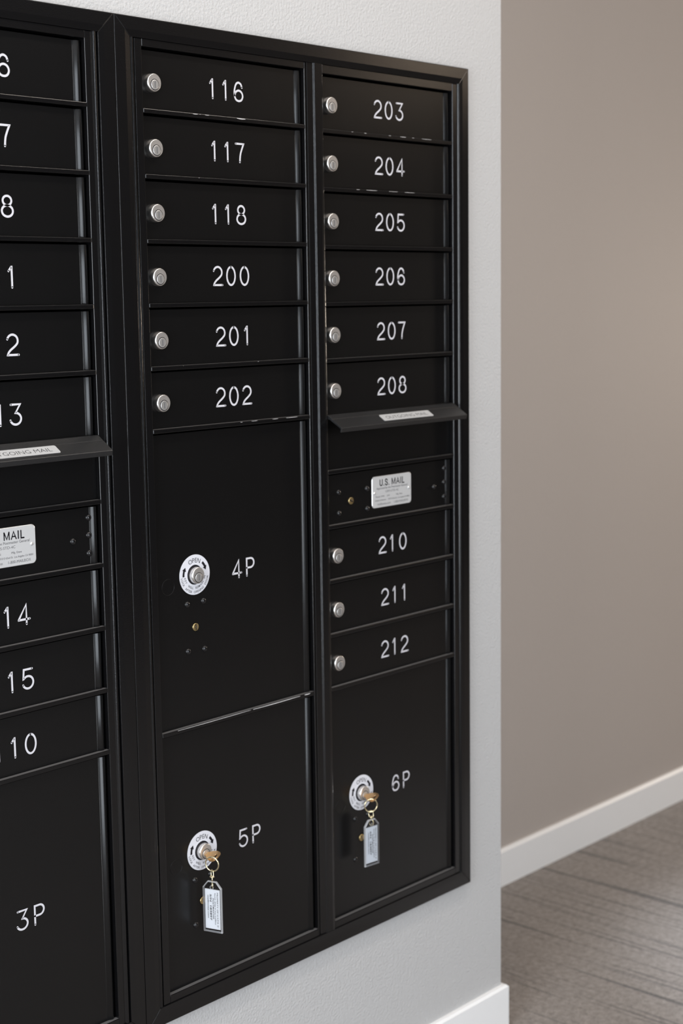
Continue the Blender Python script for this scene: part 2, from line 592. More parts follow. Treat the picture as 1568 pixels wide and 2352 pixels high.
# ------------------------------------------------------------------ mailbox banks
PT = 0.0889                     # door pitch
YD = 0.008                      # door face
ST = 0.006                      # shelf strip height


def shelf_z(k, dz):
    return -k * PT + dz         # lower edge of strip k


class Bank:
    def __init__(s, xo0, xo1, name):
        s.root = empty(name, (xo0 / 2 + xo1 / 2, WY, ZW - 1.4113))
        s.off = Vector(s.root.location)

    def P(s, mb, name, bevel=0.0, parent=None, seg=2):
        """part: mesh coordinates are mailbox coordinates (header edge = 0)"""
        o = mb.build(name, None, bevel, seg)
        o.parent = parent or s.root
        o.location = (Vector((0, 0, ZW)) - s.off) if parent is None else Vector((0, 0, 0))
        return o


TOP, BOT = 0.0376, -1.4113


def frame(b, xo0, xo1, tl, tr):
    """mitred outer frame: four rails, face at y=-0.003"""
    W = 0.0272
    ti, bi = TOP - W, BOT + W
    li, ri = xo0 + tl, xo1 - tr

    def rail(poly, outer, inner):
        # poly: outer a, outer b, inner b, inner a in (x, z); the inner third falls away slightly
        oa, ob, ib, ia = [Vector(p) for p in poly]
        ma, mb_ = oa.lerp(ia, .66), ob.lerp(ib, .66)
        lay = [(oa, ob, WY), (oa, ob, -.0022), (oa.lerp(ia, .03), ob.lerp(ib, .03), -.003), (ma, mb_, -.003),
               (ia, ib, -.0022), (ia, ib, .010)]
        m_ = MB()
        vs = []
        for p, q, y in lay:
            vs += [(p.x, y, p.y), (q.x, y, q.y)]
        L = len(lay)
        fs = [(2 * i, 2 * i + 1, 2 * i + 3, 2 * i + 2) for i in range(L - 1)]
        fs += [tuple(2 * i for i in range(L)), tuple(2 * i + 1 for i in range(L))[::-1]]
        fs.append((0, 2 * (L - 1), 2 * L - 1, 1))
        m_.add(vs, fs, 'black')
        return b.P(m_, 'frame_rail', .0005)
    e = .00025
    rail([(xo0, TOP), (xo1, TOP), (ri, ti), (li, ti)], 0, 0)
    rail([(xo1, TOP - e), (xo1, BOT + e), (ri, bi + e), (ri, ti - e)], 0, 0)
    rail([(xo1, BOT), (xo0, BOT), (li, bi), (ri, bi)], 0, 0)
    rail([(xo0, BOT + e), (xo0, TOP - e), (li, ti - e), (li, bi + e)], 0, 0)
    return li, ri, bi, ti


def lip(b, xa, xb, z0, z1):
    """narrow convex bead between frame and stile"""
    m_ = MB()
    n = 8
    pr = [(xa + (xb - xa) * i / n, .0012 - .0026 * math.sin(math.pi * i / n)) for i in range(n + 1)]
    pr = [(xa, .012)] + pr + [(xb, .012)]
    m_.prism(pr, z0, z1, 'z', 'black')
    o = b.P(m_, 'bead')
    return o


def stile(b, xa, xb, z0, z1):
    m_ = MB(); m_.box(xa, xb, 0, .03, z0, z1, 'black')
    return b.P(m_, 'stile', .0013, seg=4)


def housing(b, x0, x1, z0, z1):
    m_ = MB(); t = .003; y0, y1 = .012, .36
    m_.box(x0, x0 + t, y0, y1, z0, z1, 'cavity'); m_.box(x1 - t, x1, y0, y1, z0, z1, 'cavity')
    m_.box(x0 + t, x1 - t, y0, y1, z0, z0 + t, 'cavity'); m_.box(x0 + t, x1 - t, y0, y1, z1 - t, z1, 'cavity')
    m_.box(x0 + t, x1 - t, y1 - t, y1, z0 + t, z1 - t, 'cavity')
    return b.P(m_, 'housing')


def strip(b, x0, x1, z, h=ST, chips=()):
    m_ = MB(); m_.box(x0, x1, 0, .03, z, z + h, 'black')
    m_.add([(x0, .0009, z + h + .00005), (x1, .0009, z + h + .00005), (x1, .0078, z + h + .00005), (x0, .0078, z + h + .00005)], [(0, 1, 2, 3)], 'lit_dust')   # dusty ledge top, its lit grey put into the colour
    for c0, c1, hh in chips:     # worn spots where the coat is knocked off the upper edge
        n = 5
        up_ = [(c0 + (c1 - c0) * i / n, z + h - .0006 - hh * .15 * (i % 2)) for i in range(n + 1)]
        dn_ = [(c0 + (c1 - c0) * i / n, z + h - .0007 - hh * (.5 + .5 * math.sin(math.pi * i / n))) for i in range(n + 1)]
        m_.add([(p[0], -.00006, p[1]) for p in up_ + dn_], [(i, i + 1, n + 2 + i, n + 1 + i) for i in range(n)], 'bare')
    return b.P(m_, 'shelf_strip', .0007)


def door_panel(x0, x1, z0, z1, roll=True):
    m_ = MB()
    if roll:
        # rolled hinge edge: short rise, broad shallow face turned a little left, tight return on the right
        px_, py_ = x1 - .0153, YD
        pr = [(x0 + .0005, YD + .006), (x0 + .0005, YD), (px_, py_)]
        for R_, f0, f1, n_ in ((.0024, 62, 27, 5), (.030, 27, 17, 4), (.0056, 17, -88, 12)):
            for i in range(n_):
                a_, b_ = [math.radians(f0 + (f1 - f0) * (i + k_) / n_) for k_ in (0, 1)]
                px_ += R_ * (math.sin(a_) - math.sin(b_)); py_ -= R_ * (math.cos(b_) - math.cos(a_))
                pr.append((px_, py_))
        pr += [(px_, YD + .014), (px_ - .006, YD + .014), (x1 - .016, YD + .006)]
        n = len(pr)
        A = [(p[0], p[1], z0) for p in pr]; B = [(p[0], p[1], z1) for p in pr]
        fs = [(i, (i + 1) % n, n + (i + 1) % n, n + i) for i in range(n)]
        m_.add(A + B, fs[:2] + fs[-4:], 'door')
        m_.add(A + B, fs[2:-4], 'door', True)
        m_.add(A, [tuple(range(n))[::-1]], 'door'); m_.add(B, [tuple(range(n))], 'door')
    else:
        m_.box(x0 + .0005, x1 - .0005, YD, YD + .006, z0, z1, 'door')
    return m_


def lock_mesh(x, z, y=YD, r=.0126, hgt=.0085, key=False):
    m_ = MB()
    c = (x, y, z)
    m_.lathe([(r, -.0005), (r, hgt - .002), (r - .0004, hgt - .0008), (r - .0012, hgt)], c, 'chrome', cap=False)
    m_.lathe([(r - .0012, hgt), (.0005, hgt)], c, 'face', smooth=False)
    pc = (x, y, z - .0030)
    m_.lathe([(.0078, hgt + .00008), (.0066, hgt + .00008)], pc, 'ink', smooth=False, cap=False)
    m_.lathe([(.0068, hgt), (.0068, hgt + .0005), (.0062, hgt + .0008)], pc, 'nickel', smooth=False)
    if not key:
        m_.box(x - .0007, x + .0007, y - hgt - .00092, y - hgt - .0007, z - .0074, z + .0014, 'greyink')
    return m_


def rivet_mesh(x, z, y=YD, r=.0047):
    m_ = MB()
    m_.lathe([(r * math.cos(math.radians(a)), .0030 * math.sin(math.radians(a))) for a in range(0, 91, 15)], (x, y, z), 'rivet', n=20, cap=False)
    return m_


def brass_cylinder(x, z, rot=0.0):
    m_ = MB()
    c = (x, YD, z)
    m_.lathe([(.0072, .0002), (.0058, .0002)], c, 'cavity', smooth=False, cap=False)
    m_.lathe([(.0058, 0), (.0058, .0012), (.0054, .0016)], (x - .0008, YD, z), 'oldbrass')
    # zig-zag keyway
    pts = [(0, .0042), (-.0006, .0022), (.0008, .0010), (-.0008, -.0008), (.0004, -.0022), (-.0002, -.0042)]
    ca, sa = math.cos(rot), math.sin(rot)
    m_.stroke(pts, .0013, lambda a, d: (x - .0008 + a * ca - d * sa, YD - .00175, z + a * sa + d * ca), 'ink')
    m_.stroke([(.0011, .0016), (.0016, -.0002), (.0010, -.0018)], .0010, lambda a, d: (x - .0008 + a * ca - d * sa, YD - .00178, z + a * sa + d * ca), 'chrome')
    return m_


def knockout(x, z):
    m_ = MB()
    pts = [(x + .0118 * math.cos(t * math.pi / 24), YD - .0001, z + .0118 * math.sin(t * math.pi / 24)) for t in range(48)]
    m_.tube(pts, .00032, 'door', 6, True)
    return m_


def disc_mesh(x, z):
    m_ = MB()
    R = .0300; ri = .0148; y1 = YD - .0006
    n = 64
    # annulus body
    vs = []
    for r_, y in ((R, YD), (R, y1 + .0001), (R - .0003, y1), (ri, y1), (ri, YD)):
        for i in range(n):
            t = 2 * math.pi * i / n
            vs.append((x + r_ * math.cos(t), y, z + r_ * math.sin(t)))
    m_.add(vs, [(j * n + i, j * n + (i + 1) % n, (j + 1) * n + (i + 1) % n, (j + 1) * n + i) for j in range(4) for i in range(n)], 'disc')
    # dark well round the lock
    m_.add([(x + .0149 * math.cos(2 * math.pi * i / n), YD - .00015, z + .0149 * math.sin(2 * math.pi * i / n)) for i in range(n)], [tuple(range(n))], 'ink')
    put = lambda a, d: (x + a, y1 - .00012, z + d)
    put_arc(m_, 'OPEN', .0182, 91, .0072, put, 'ink', True, .12, .4, -.002, 66)
    put_arc(m_, 'KEY WILL REMAIN IN', .0216, 268, .0036, put, 'ink', False, .12, .75, .004, 163)
    put_arc(m_, 'LOCK AFTER OPENING DOOR', .0277, 268, .0036, put, 'ink', False, .12, .7, .004, 166)
    # two curved arrows, both turning clockwise
    for a0, a1 in ((182, 145), (48, 12)):
        rm, hw = .0225, .0019
        sg = 1 if a1 > a0 else -1
        ah = a1 - sg * 15
        N = 8
        pin = []; pout = []
        for i in range(N + 1):
            t = math.radians(a0 + (ah - a0) * i / N)
            pin.append(((rm - hw) * math.cos(t), (rm - hw) * math.sin(t)))
            pout.append(((rm + hw) * math.cos(t), (rm + hw) * math.sin(t)))
        m_.add([put(*p) for p in pin + pout], [(i, i + 1, N + 2 + i, N + 1 + i) for i in range(N)], 'ink')
        t = math.radians(ah); t2 = math.radians(a1)
        m_.add([put((rm - hw * 2.1) * math.cos(t), (rm - hw * 2.1) * math.sin(t)), put((rm + hw * 2.1) * math.cos(t), (rm + hw * 2.1) * math.sin(t)),
                put(rm * math.cos(t2), rm * math.sin(t2))], [(0, 1, 2)], 'ink')
    for sgn in (1, -1):
        m_.stroke([(0, sgn * .0152), (0, sgn * .0164)], .0003, put, 'greyink', False)
    return m_


def nameplate(x, z):
    """silver approval plate, 101 x 53 mm"""
    m_ = MB()
    hw, hh, r = .0507, .0263, .0062
    out = []
    for cx, cz, a0 in ((hw - r, hh - r, 0), (-hw + r, hh - r, 90), (-hw + r, -hh + r, 180), (hw - r, -hh + r, 270)):
        for i in range(7):
            t = math.radians(a0 + 15 * i)
            out.append((cx + r * math.cos(t), cz + r * math.sin(t)))
    n = len(out)
    y1 = YD - .0010
    ins = [(p[0] * .988, p[1] * .977) for p in out]
    vs = [(x + p[0], YD, z + p[1]) for p in out] + [(x + p[0], y1 + .0004, z + p[1]) for p in out] + [(x + p[0], y1, z + p[1]) for p in ins]
    m_.add(vs, [(j * n + i, j * n + (i + 1) % n, (j + 1) * n + (i + 1) % n, (j + 1) * n + i) for j in range(2) for i in range(n)], 'plate_edge')
    m_.add([(x + p[0], y1, z + p[1]) for p in ins], [tuple(range(n))], 'plate')
    put = lambda a, d: (x + a, y1 - .00012, z + d)
    BOLD = {'U': ([[(-.32, 1), (-.32, .34)] + ell(0, .32, .32, .32, 180, 360, 12) + [(.32, .34), (.32, 1)]], .96),
            'S': ([crom([(.27, .76), (.16, .95), (-.04, 1.0), (-.25, .90), (-.27, .70), (-.10, .56), (.10, .48), (.29, .32), (.26, .10), (.05, 0), (-.16, .04), (-.30, .24)], 4)], .90),
            '.': ([[(0, 0), (0, .04)]], .36), 'I': ([[(0, 0), (0, 1)]], .44), 'L': ([[(-.22, 1), (-.22, 0), (.26, 0)]], .80),
            'M': ([[(-.42, 0), (-.42, 1)], [(-.40, .98), (0, .05), (.40, .98)], [(.42, 1), (.42, 0)]], 1.16),
            'A': ([[(-.40, 0), (0, 1), (.40, 0)], [(-.26, .33), (.26, .33)]], 1.0), ' ': ([], .40)}
    tot = sum(BOLD[ch][1] for ch in 'U.S. MAIL')
    sc_ = .0660 / tot; pos = -.0325
    for ch in 'U.S. MAIL':
        st_, ad = BOLD[ch]
        for q in st_:
            m_.stroke([(pos + ad * sc_ / 2 + p[0] * sc_ * .92, .0102 + p[1] * .0098) for p in q], .0017 if ch in 'MA' else .0019, put, 'ink')
        pos += ad * sc_
    put_text(m_, 'Approved by the Postmaster General', .0005, .0042, .0038, put, 'greyink', .080)
    put_text(m_, 'USPS-STD-4C', .0005, -.0022, .0038, put, 'greyink', .034, thin=-.005)
    put_text(m_, 'Model 3700', -.0305, -.0092, .0028, put, 'greyink', .022)
    put_text(m_, 'S/N', -.0095, -.0092, .0028, put, 'greyink', .0065)
    put_text(m_, 'Mfg. Date', .0190, -.0092, .0028, put, 'greyink', .0165)
    put_text(m_, 'Salsbury Industries', -.0295, -.0152, .0028, put, 'greyink', .0275)
    put_text(m_, '1010 E 62nd St', .0015, -.0152, .0028, put, 'greyink', .0225)
    put_text(m_, 'Los Angeles CA 90001', .0305, -.0152, .0028, put, 'greyink', .0305)
    put_text(m_, 'mailboxes.com', -.0205, -.0222, .0040, put, 'greyink', .0335, thin=-.004)
    put_text(m_, '1-800-MAILBOX', .0235, -.0222, .0040, put, 'greyink', .0365, thin=-.004)
    for rx, rz in ((-.0445, -.0012), (.0440, .0002)):
        m_.lathe([(.0024, 0), (.0022, .0008), (.0012, .0013), (.0002, .0014)], (x + rx, y1, z + rz), 'plate_edge', n=16)
    return m_


def hood(b, x0, x1, z, label_at=None):
    """sloping weather hood over the outgoing-mail slot; z = its top back edge"""
    m_ = MB()
    A = (0.0, z); B = (-.0300, z - .0190)

    def on(t, d=0.0):
        nx, nz = -(.0190), -.0300   # outward normal direction (up and out)
        l = math.hypot(.0190, .0300)
        return (A[0] + (B[0] - A[0]) * t - d * .0190 / l * 1.0, A[1] + (B[1] - A[1]) * t + d * .0300 / l)
    pr = [(.012, z), on(0.0), on(.30), on(.315, -.0006), on(.345, -.0006), on(.36), on(.985), (-.0302, z - .0196),
          (-.0282, z - .0262), (-.0268, z - .0262), (-.0272, z - .0205), (-.004, z - .0070), (.012, z - .0065)]
    m_.prism(pr, x0, x1, 'x', 'hood')
    o = b.P(m_, 'slot_hood', .0003)
    o['label'] = 'black sloping hood over the outgoing mail slot'
    if label_at is not None:
        l_ = MB()
        t0, t1 = .37, .83
        hw = .0640; r = .0028
        hh = (t1 - t0) / 2 * math.hypot(.019, .030); tm = (t0 + t1) / 2

        def put3(a, d, lift=.0005):
            t = tm - d / math.hypot(.019, .030)
            y, zz = on(t, lift)
            return (label_at + a, y, zz)
        out = []
        for cx, cz, a0 in ((hw - r, hh - r, 0), (-hw + r, hh - r, 90), (-hw + r, -hh + r, 180), (hw - r, -hh + r, 270)):
            for i in range(5):
                t = math.radians(a0 + 22.5 * i)
                out.append((cx + r * math.cos(t), cz + r * math.sin(t)))
        n = len(out)
        l_.add([put3(*p, .0) for p in out] + [put3(*p, .0005) for p in out],
               [(i, (i + 1) % n, n + (i + 1) % n, n + i) for i in range(n)], 'plate_edge')
        l_.add([put3(*p, .0005) for p in out], [tuple(range(n))], 'plate')
        put_text(l_, 'OUTGOING MAIL', 0, -.0037, .0078, lambda a, d: put3(a, d, .00062), 'ink', .106, thin=-.016)
        q = b.P(l_, 'hood_label', parent=o)
        q['label'] = 'silver OUTGOING MAIL label on the slot hood'
    return o


def small_door(b, num, x0, x1, k, dz, dzn):
    z1 = shelf_z(k, dz) - .0030
    z0 = shelf_z(k + 1, dz) + ST + .0004
    d = b.P(door_panel(x0, x1, z0, z1), 'mailbox_door', .0003)
    if num:
        d['label'] = 'black mailbox door numbered ' + num
        o = number(num, YD - .00025, 'door_number', d)
        o['label'] = 'white number ' + num
    lk = b.P(lock_mesh(x0 + .0215, -.0468 - k * .0888 + dzn), 'cam_lock', parent=d)
    lk['label'] = 'round chrome lock'
    return d


def parcel_door(b, num, x0, x1, z0, z1, zdisc, rot=0.0, key=False):
    xd = x0 + .0783
    d = b.P(door_panel(x0, x1, z0, z1), 'parcel_door', .0003)
    d['label'] = 'large black parcel door marked ' + num
    number(num, YD - .00025, 'door_number', d)['label'] = 'white marking ' + num
    q = b.P(disc_mesh(xd, zdisc), 'instruction_disc', parent=d)
    q['label'] = 'round white OPEN instruction disc with black arrows'
    b.P(lock_mesh(xd + .0005, zdisc - .0005, key=key, r=.0124, hgt=.0085), 'key_lock', parent=d)['label'] = 'round chrome parcel lock'
    for rx, rz in ((-.0162, -.0425), (.0162, -.0418), (-.0167, -.1132), (.0163, -.1146)):
        b.P(rivet_mesh(xd + rx, zdisc + rz), 'rivet', parent=d)
    b.P(brass_cylinder(xd - .0005, zdisc - .0785, rot), 'brass_keyhole', parent=d)['label'] = 'small round brass keyhole'
    b.P(knockout(xd - .0525, zdisc - .0115), 'round_knockout', parent=d)
    return d


def mail_panel(b, x0, x1, dz):
    """outgoing slot panel, hood, master door"""
    z1 = shelf_z(6, dz) - .0030; z0 = shelf_z(7, dz) + ST + .0004
    b.P(door_panel(x0, x1, z0, z1, roll=False), 'slot_panel', .0003)
    hood(b, x0 + .0004, x1 - .0004, shelf_z(6, dz) + .0062, x0 + .1745)
    z1 = shelf_z(7, dz) - .0030; z0 = shelf_z(8, dz) + ST + .0004
    d = b.P(door_panel(x0, x1, z0, z1), 'master_door', .0003)
    d['label'] = 'black master door with the silver approval plate'
    zc = -.6671 + (dz + .003)
    b.P(nameplate(x0 + .1643, zc), 'approval_plate', parent=d)['label'] = 'silver U.S. MAIL approval plate'
    for rx, rz in ((.0322, .0094), (.1018, .0088), (.0325, -.0247), (.1021, -.0246), (.2776, -.0059), (.3057, .0241), (.3055, -.0003), (.3053, -.0256)):
        b.P(rivet_mesh(x0 + rx, zc + rz), 'rivet', parent=d)
    b.P(brass_cylinder(x0 + .0624, zc - .0073, math.radians(62)), 'brass_keyhole', parent=d)['label'] = 'small round brass keyhole'


BZ = -1.3721     # top of the bottom rail strip

# ---- right bank
A0, A1, B0, B1 = 0.0, 0.3232, 0.3638, 0.6874
XO0, XO1 = -0.0497, 0.7287
bank = Bank(XO0, XO1, 'mailbox_unit')
tag(bank.root, 'black wall mailbox bank with doors 116 to 212 and parcel doors 4P, 5P and 6P', 'mailbox')
li, ri, bi, ti = frame(bank, XO0, XO1, .0272, .0255)
housing(bank, XO0 + .026, XO1 - .026, BOT + .024, TOP - .024)
lip(bank, li + .0006, -.0140, bi, ti)
stile(bank, -.0130, A0, bi, ti)
stile(bank, B1, .7002, bi, ti)
lip(bank, .7006, ri - .0002, bi, ti)
# centre mullion: thin flange and broad rounded bar
stile(bank, A1, A1 + .0034, bi, ti)
mm_ = MB()
xa, xb = A1 + .0058, B0
pr = [(xa, .03), (xa, .0012), (xa + .0008, .0003)]
wm = xb - xa
for i in range(9):          # left land, soft step towards the viewer, right land
    u = i / 8
    pr.append((xa + wm * (.34 + .12 * u), .0 - .0020 * (.5 - .5 * math.cos(math.pi * u))))
pr += [(xa + wm * .80, -.0022), (xa + wm * .92, -.0016), (xb - .0006, -.0006), (xb, .0004), (xb, .03)]
mm_.prism(pr, bi, ti, 'z', 'black')
bank.P(mm_, 'mullion')
# header and bottom strips
for x0, x1, dz in ((A0, A1, 0), (B0, B1, -.003)):
    strip(bank, x0, x1, dz, ti - dz)
    strip(bank, x0, x1, bi, BZ - bi)
dzB = -.0031
WEARA = {1: ((.0920, .1010, .0007), (.1050, .1062, .0004), (.1150, .1230, .0004), (.1790, .1960, .0012)), 2: ((.100, .1012, .0004),),
         5: ((.060, .0606, .0003), (.211, .2130, .0003)), 6: ((.1720, .1760, .0004), (.1950, .2080, .0004), (.2400, .2520, .0005), (.2700, .2950, .0005)),
         11: ((.0300, .1800, .0006), (.1850, .2900, .0010), (.3000, .3130, .0014))}
WEARB = {1: ((.4300, .4340, .0004), (.4600, .4660, .0005), (.5200, .5260, .0004), (.5500, .5640, .0006), (.5800, .5850, .0004), (.6050, .6300, .0004)),
         2: ((.4400, .4480, .0004), (.4640, .4900, .0005), (.5200, .5420, .0004), (.5600, .5850, .0004)),
         3: ((.4050, .4250, .0004), (.4400, .4700, .0004), (.5000, .5500, .0004), (.5700, .6500, .0005)),
         4: ((.4400, .5200, .0004), (.5300, .6600, .0005)), 5: ((.4300, .5000, .0004), (.5100, .6700, .0005)),
         7: ((.3760, .5000, .0006), (.5020, .6780, .0006)), 8: ((.3700, .4650, .0007), (.4700, .6800, .0009)),
         9: ((.4000, .5600, .0008), (.5650, .6780, .0009)), 10: ((.3800, .6700, .0009),), 11: ((.3680, .4200, .0016), (.4230, .5000, .0010), (.5100, .6000, .0008), (.6100, .6800, .0014))}
for k in (1, 2, 3, 4, 5, 6, 11):
    strip(bank, A0, A1, shelf_z(k, 0), chips=WEARA.get(k, ()))
for k in (1, 2, 3, 4, 5, 7, 8, 9, 10, 11):
    strip(bank, B0, B1, shelf_z(k, dzB), chips=WEARB.get(k, ()) if k in (1, 2) else ())
for k, t in enumerate(['116', '117', '118', '200', '201', '202']):
    small_door(bank, t, A0, A1, k, 0, 0)
for k, t in zip((0, 1, 2, 3, 4, 5, 8, 9, 10), ['203', '204', '205', '206', '207', '208', '210', '211', '212']):
    small_door(bank, t, B0, B1, k, dzB, -.0024)
mail_panel(bank, B0, B1, dzB)
parcel_door(bank, '4P', A0, A1, shelf_z(11, 0) + ST + .0005, shelf_z(6, 0) - .0030, -.7473)
parcel_door(bank, '5P', A0, A1, BZ + .0005, shelf_z(11, 0) - .0030, -1.1706, .15, True)
parcel_door(bank, '6P', B0, B1, BZ + .0005, shelf_z(11, dzB) - .0030, -1.1712, .15, True)

# ---- left bank (its right column is in view)
LB1 = -0.0988
DX = -0.785
LB0 = B0 + DX + .0003
LA1 = A1 + DX; LA0 = A0 + DX
bank2 = Bank(XO0 - .779, XO0 - .0008, 'mailbox_unit')
tag(bank2.root, 'black mailbox bank cut by the left edge, parcel door 3P at its foot', 'mailbox')
X20, X21 = XO0 - .785, XO0 - .0008
li, ri, bi, ti = frame(bank2, X20, X21, .0272, .0272)
housing(bank2, X20 + .026, X21 - .026, BOT + .024, TOP - .024)
lip(bank2, ri - .0098, ri - .0006, bi, ti)
stile(bank2, LB1, ri - .0103, bi, ti)
stile(bank2, LA0 - .0130, LA0, bi, ti)
stile(bank2, LA1, LA1 + .0034, bi, ti)
mm_ = MB()
xa, xb = LA1 + .0058, LB0
mm_.prism([(p[0] + (xa - (A1 + .0058)), p[1]) for p in pr], bi, ti, 'z', 'black')
bank2.P(mm_, 'mullion')
m_ = MB(); m_.box(LA0, LA1, YD, YD + .006, bi, ti, 'door'); bank2.P(m_, 'blank_panel')
strip(bank2, LB0, LB1, 0, ti)
strip(bank2, LB0, LB1, bi, BZ - bi)
for k in (1, 2, 3, 4, 5, 7, 8, 9, 10, 11):
    strip(bank2, LB0, LB1, shelf_z(k, 0))
for k, t in zip((0, 1, 2, 3, 4, 5, 8, 9, 10), ['106', '107', '108', '111', '112', '113', '114', '115', '110']):
    small_door(bank2, t, LB0, LB1, k, 0, -.0005)
mail_panel(bank2, LB0, LB1, 0)
parcel_door(bank2, '3P', LB0, LB1, BZ + .0005, shelf_z(11, 0) - .0030, -1.1700)


# ------------------------------------------------------------------ keys
def key_set(name, label, lockx, lockz, ring_c, ring_dir, hole, tag_u, tag_dir_tilt=0.0):
    """lockx/lockz: plug centre. ring_c: ring centre. hole: tag hole. tag_u: horizontal direction across the tag"""
    off = Vector((lockx, YD - .0085, ZW + lockz))
    root = empty(name, off)
    tag(root, label, 'key', 'parcel keys left in their locks')

    def part(mb, nm, par=None, bev=0):
        o = mb.build(nm, None, bev)
        o.parent = par or root
        o.location = (Vector((0, 0, ZW)) - off) if par is None else Vector((0, 0, 0))
        return o
    th = math.radians(27)
    W = Vector((math.cos(th), 0, math.sin(th)))          # across the bow
    A = Vector((0, -1, 0))                               # out of the lock
    N = W.cross(A)
    base = Vector((lockx, YD - .0085, lockz))

    def plate_poly(poly, t, hole_poly=None):
        m_ = MB()
        n = len(poly)
        F = [base + W * p[0] + A * p[1] + N * t for p in poly]
        Bk = [base + W * p[0] + A * p[1] - N * t for p in poly]
        if hole_poly is None:
            m_.add(F, [tuple(range(n))], 'brass'); m_.add(Bk, [tuple(range(n))[::-1]], 'brass')
        else:
            k = len(hole_poly)
            HF = [base + W * p[0] + A * p[1] + N * t for p in hole_poly]
            HB = [base + W * p[0] + A * p[1] - N * t for p in hole_poly]
            # bridge outer and hole rings (same count)
            m_.add(F + HF, [(i, (i + 1) % n, n + (i + 1) % n, n + i) for i in range(n)], 'brass')
            m_.add(Bk + HB, [(i, n + i, n + (i + 1) % n, (i + 1) % n) for i in range(n)], 'brass')
            m_.add(HF + HB, [(i, (i + 1) % k, k + (i + 1) % k, k + i) for i in range(k)], 'brass')
        m_.add(F + Bk, [(i, n + i, n + (i + 1) % n, (i + 1) % n) for i in range(n)], 'brass')
        return m_
    # bow outline (w, a) sampled at even angles round the hole so the rings bridge cleanly
    raw = [(-.0048, .0042), (.0048, .0042), (.0078, .0080), (.0105, .0160), (.0100, .0215), (.0070, .0243), (0, .0252),
           (-.0070, .0243), (-.0100, .0215), (-.0105, .0160), (-.0078, .0080)]
    hc = (0, .0198)

    def cast(ang):
        dx, dy = math.cos(ang), math.sin(ang)
        best = None
        for i in range(len(raw)):
            (x1, y1), (x2, y2) = raw[i], raw[(i + 1) % len(raw)]
            ex, ey = x2 - x1, y2 - y1
            den = dx * ey - dy * ex
            if abs(den) < 1e-12: continue
            t = ((x1 - hc[0]) * ey - (y1 - hc[1]) * ex) / den
            s_ = ((x1 - hc[0]) * dy - (y1 - hc[1]) * dx) / den
            if t > 0 and -1e-9 <= s_ <= 1 + 1e-9 and (best is None or t < best): best = t
        return (hc[0] + dx * best, hc[1] + dy * best)
    NA = 48
    outer = [cast(2 * math.pi * i / NA) for i in range(NA)]
    inner = [(hc[0] + .0056 * math.cos(2 * math.pi * i / NA), hc[1] + .0024 * math.sin(2 * math.pi * i / NA)) for i in range(NA)]
    mb = plate_poly(outer, .0011, inner)
    nk = plate_poly([(-.0042, .0009), (.0042, .0009), (.0042, .0048), (-.0042, .0048)], .0009)
    mb.add(nk.v, nk.f, 'brass')
    part(mb, 'key_bow', bev=.0003)['label'] = 'brass key turned in the lock'
    # split ring
    rc = Vector(ring_c); rd = Vector(ring_dir).normalized()
    m_ = MB()
    pts = [rc + (rd * math.cos(2 * math.pi * i / 40) + Vector((0, 0, 1)) * math.sin(2 * math.pi * i / 40)) * .0110 for i in range(40)]
    m_.tube(pts, .0010, 'gold', 10, True)
    part(m_, 'split_ring')['label'] = 'pale gold ring through the key'
    # swivel clip: loop over the ring, collar, stem, loop through the tag
    h = Vector(hole)
    bot = rc - Vector((0, 0, .0110))
    cl = Vector((rd.y, -rd.x, 0)) * .6 + rd * .8
    cl.normalize()
    Zv = Vector((0, 0, 1))
    m_ = MB()
    top = bot + Zv * .0022
    col_ = Vector((bot.x * .5 + h.x * .5, bot.y * .5 + h.y * .5, bot.z - .0078))
    lo = [col_ - cl * .0036 - Zv * .001, top - cl * .0042 - Zv * .0050, top - cl * .0034 - Zv * .0014, top, top + cl * .0034 - Zv * .0014, top + cl * .0042 - Zv * .0050, col_ + cl * .0036 - Zv * .001]
    c3 = []
    for i in range(len(lo) - 1):
        for j in range(4):
            c3.append(lo[i].lerp(lo[i + 1], j / 4))
    c3.append(lo[-1])
    m_.tube(c3, .00065, 'gold', 8)
    pts = [col_ - Zv * .0004 + Vector((math.cos(2 * math.pi * i / 20), math.sin(2 * math.pi * i / 20), 0)) * .0032 for i in range(20)]
    m_.tube(pts, .0008, 'gold', 8, True)
    st = h + Zv * .0078
    m_.tube([col_ + Zv * .0012, col_.lerp(st, .5), st + Zv * .0010], .0010, 'gold', 8)
    # teardrop through the hole, seen across the tag
    tu = Vector(tag_u).normalized()
    tn = Vector((tu.y, -tu.x, 0))
    c2 = (tn * .75 + tu * .66).normalized()
    loop = [st + Zv * .001, st + c2 * .0026 - Zv * .0018, st + c2 * .0036 - Zv * .0048, h + c2 * .0022 - Zv * .0006, h - Zv * .0014, h - c2 * .0022 - Zv * .0006, st - c2 * .0036 - Zv * .0048, st - c2 * .0026 - Zv * .0018]
    fine = []
    for i in range(len(loop)):
        a, b_, c_, d_ = loop[i - 1], loop[i], loop[(i + 1) % len(loop)], loop[(i + 2) % len(loop)]
        for j in range(4):
            t = j / 4
            fine.append(.5 * ((2 * b_) + (-a + c_) * t + (2 * a - 5 * b_ + 4 * c_ - d_) * t * t + (-a + 3 * b_ - 3 * c_ + d_) * t ** 3))
    m_.tube(fine, .00075, 'gold', 8, True)
    part(m_, 'swivel_clip')['label'] = 'pale gold swivel clip'
    # clear tag with clipped top corners
    hw, T = .0158, .0021
    top_y, bot_y = .0092, -.0705
    poly = [(-hw, bot_y), (hw, bot_y), (hw, top_y - .0102), (hw - .0085, top_y), (-hw + .0085, top_y), (-hw, top_y - .0102)]

    def tp(a, d, e):
        return h + tu * a + Zv * d + tn * e
    m_ = MB()
    n = len(poly)
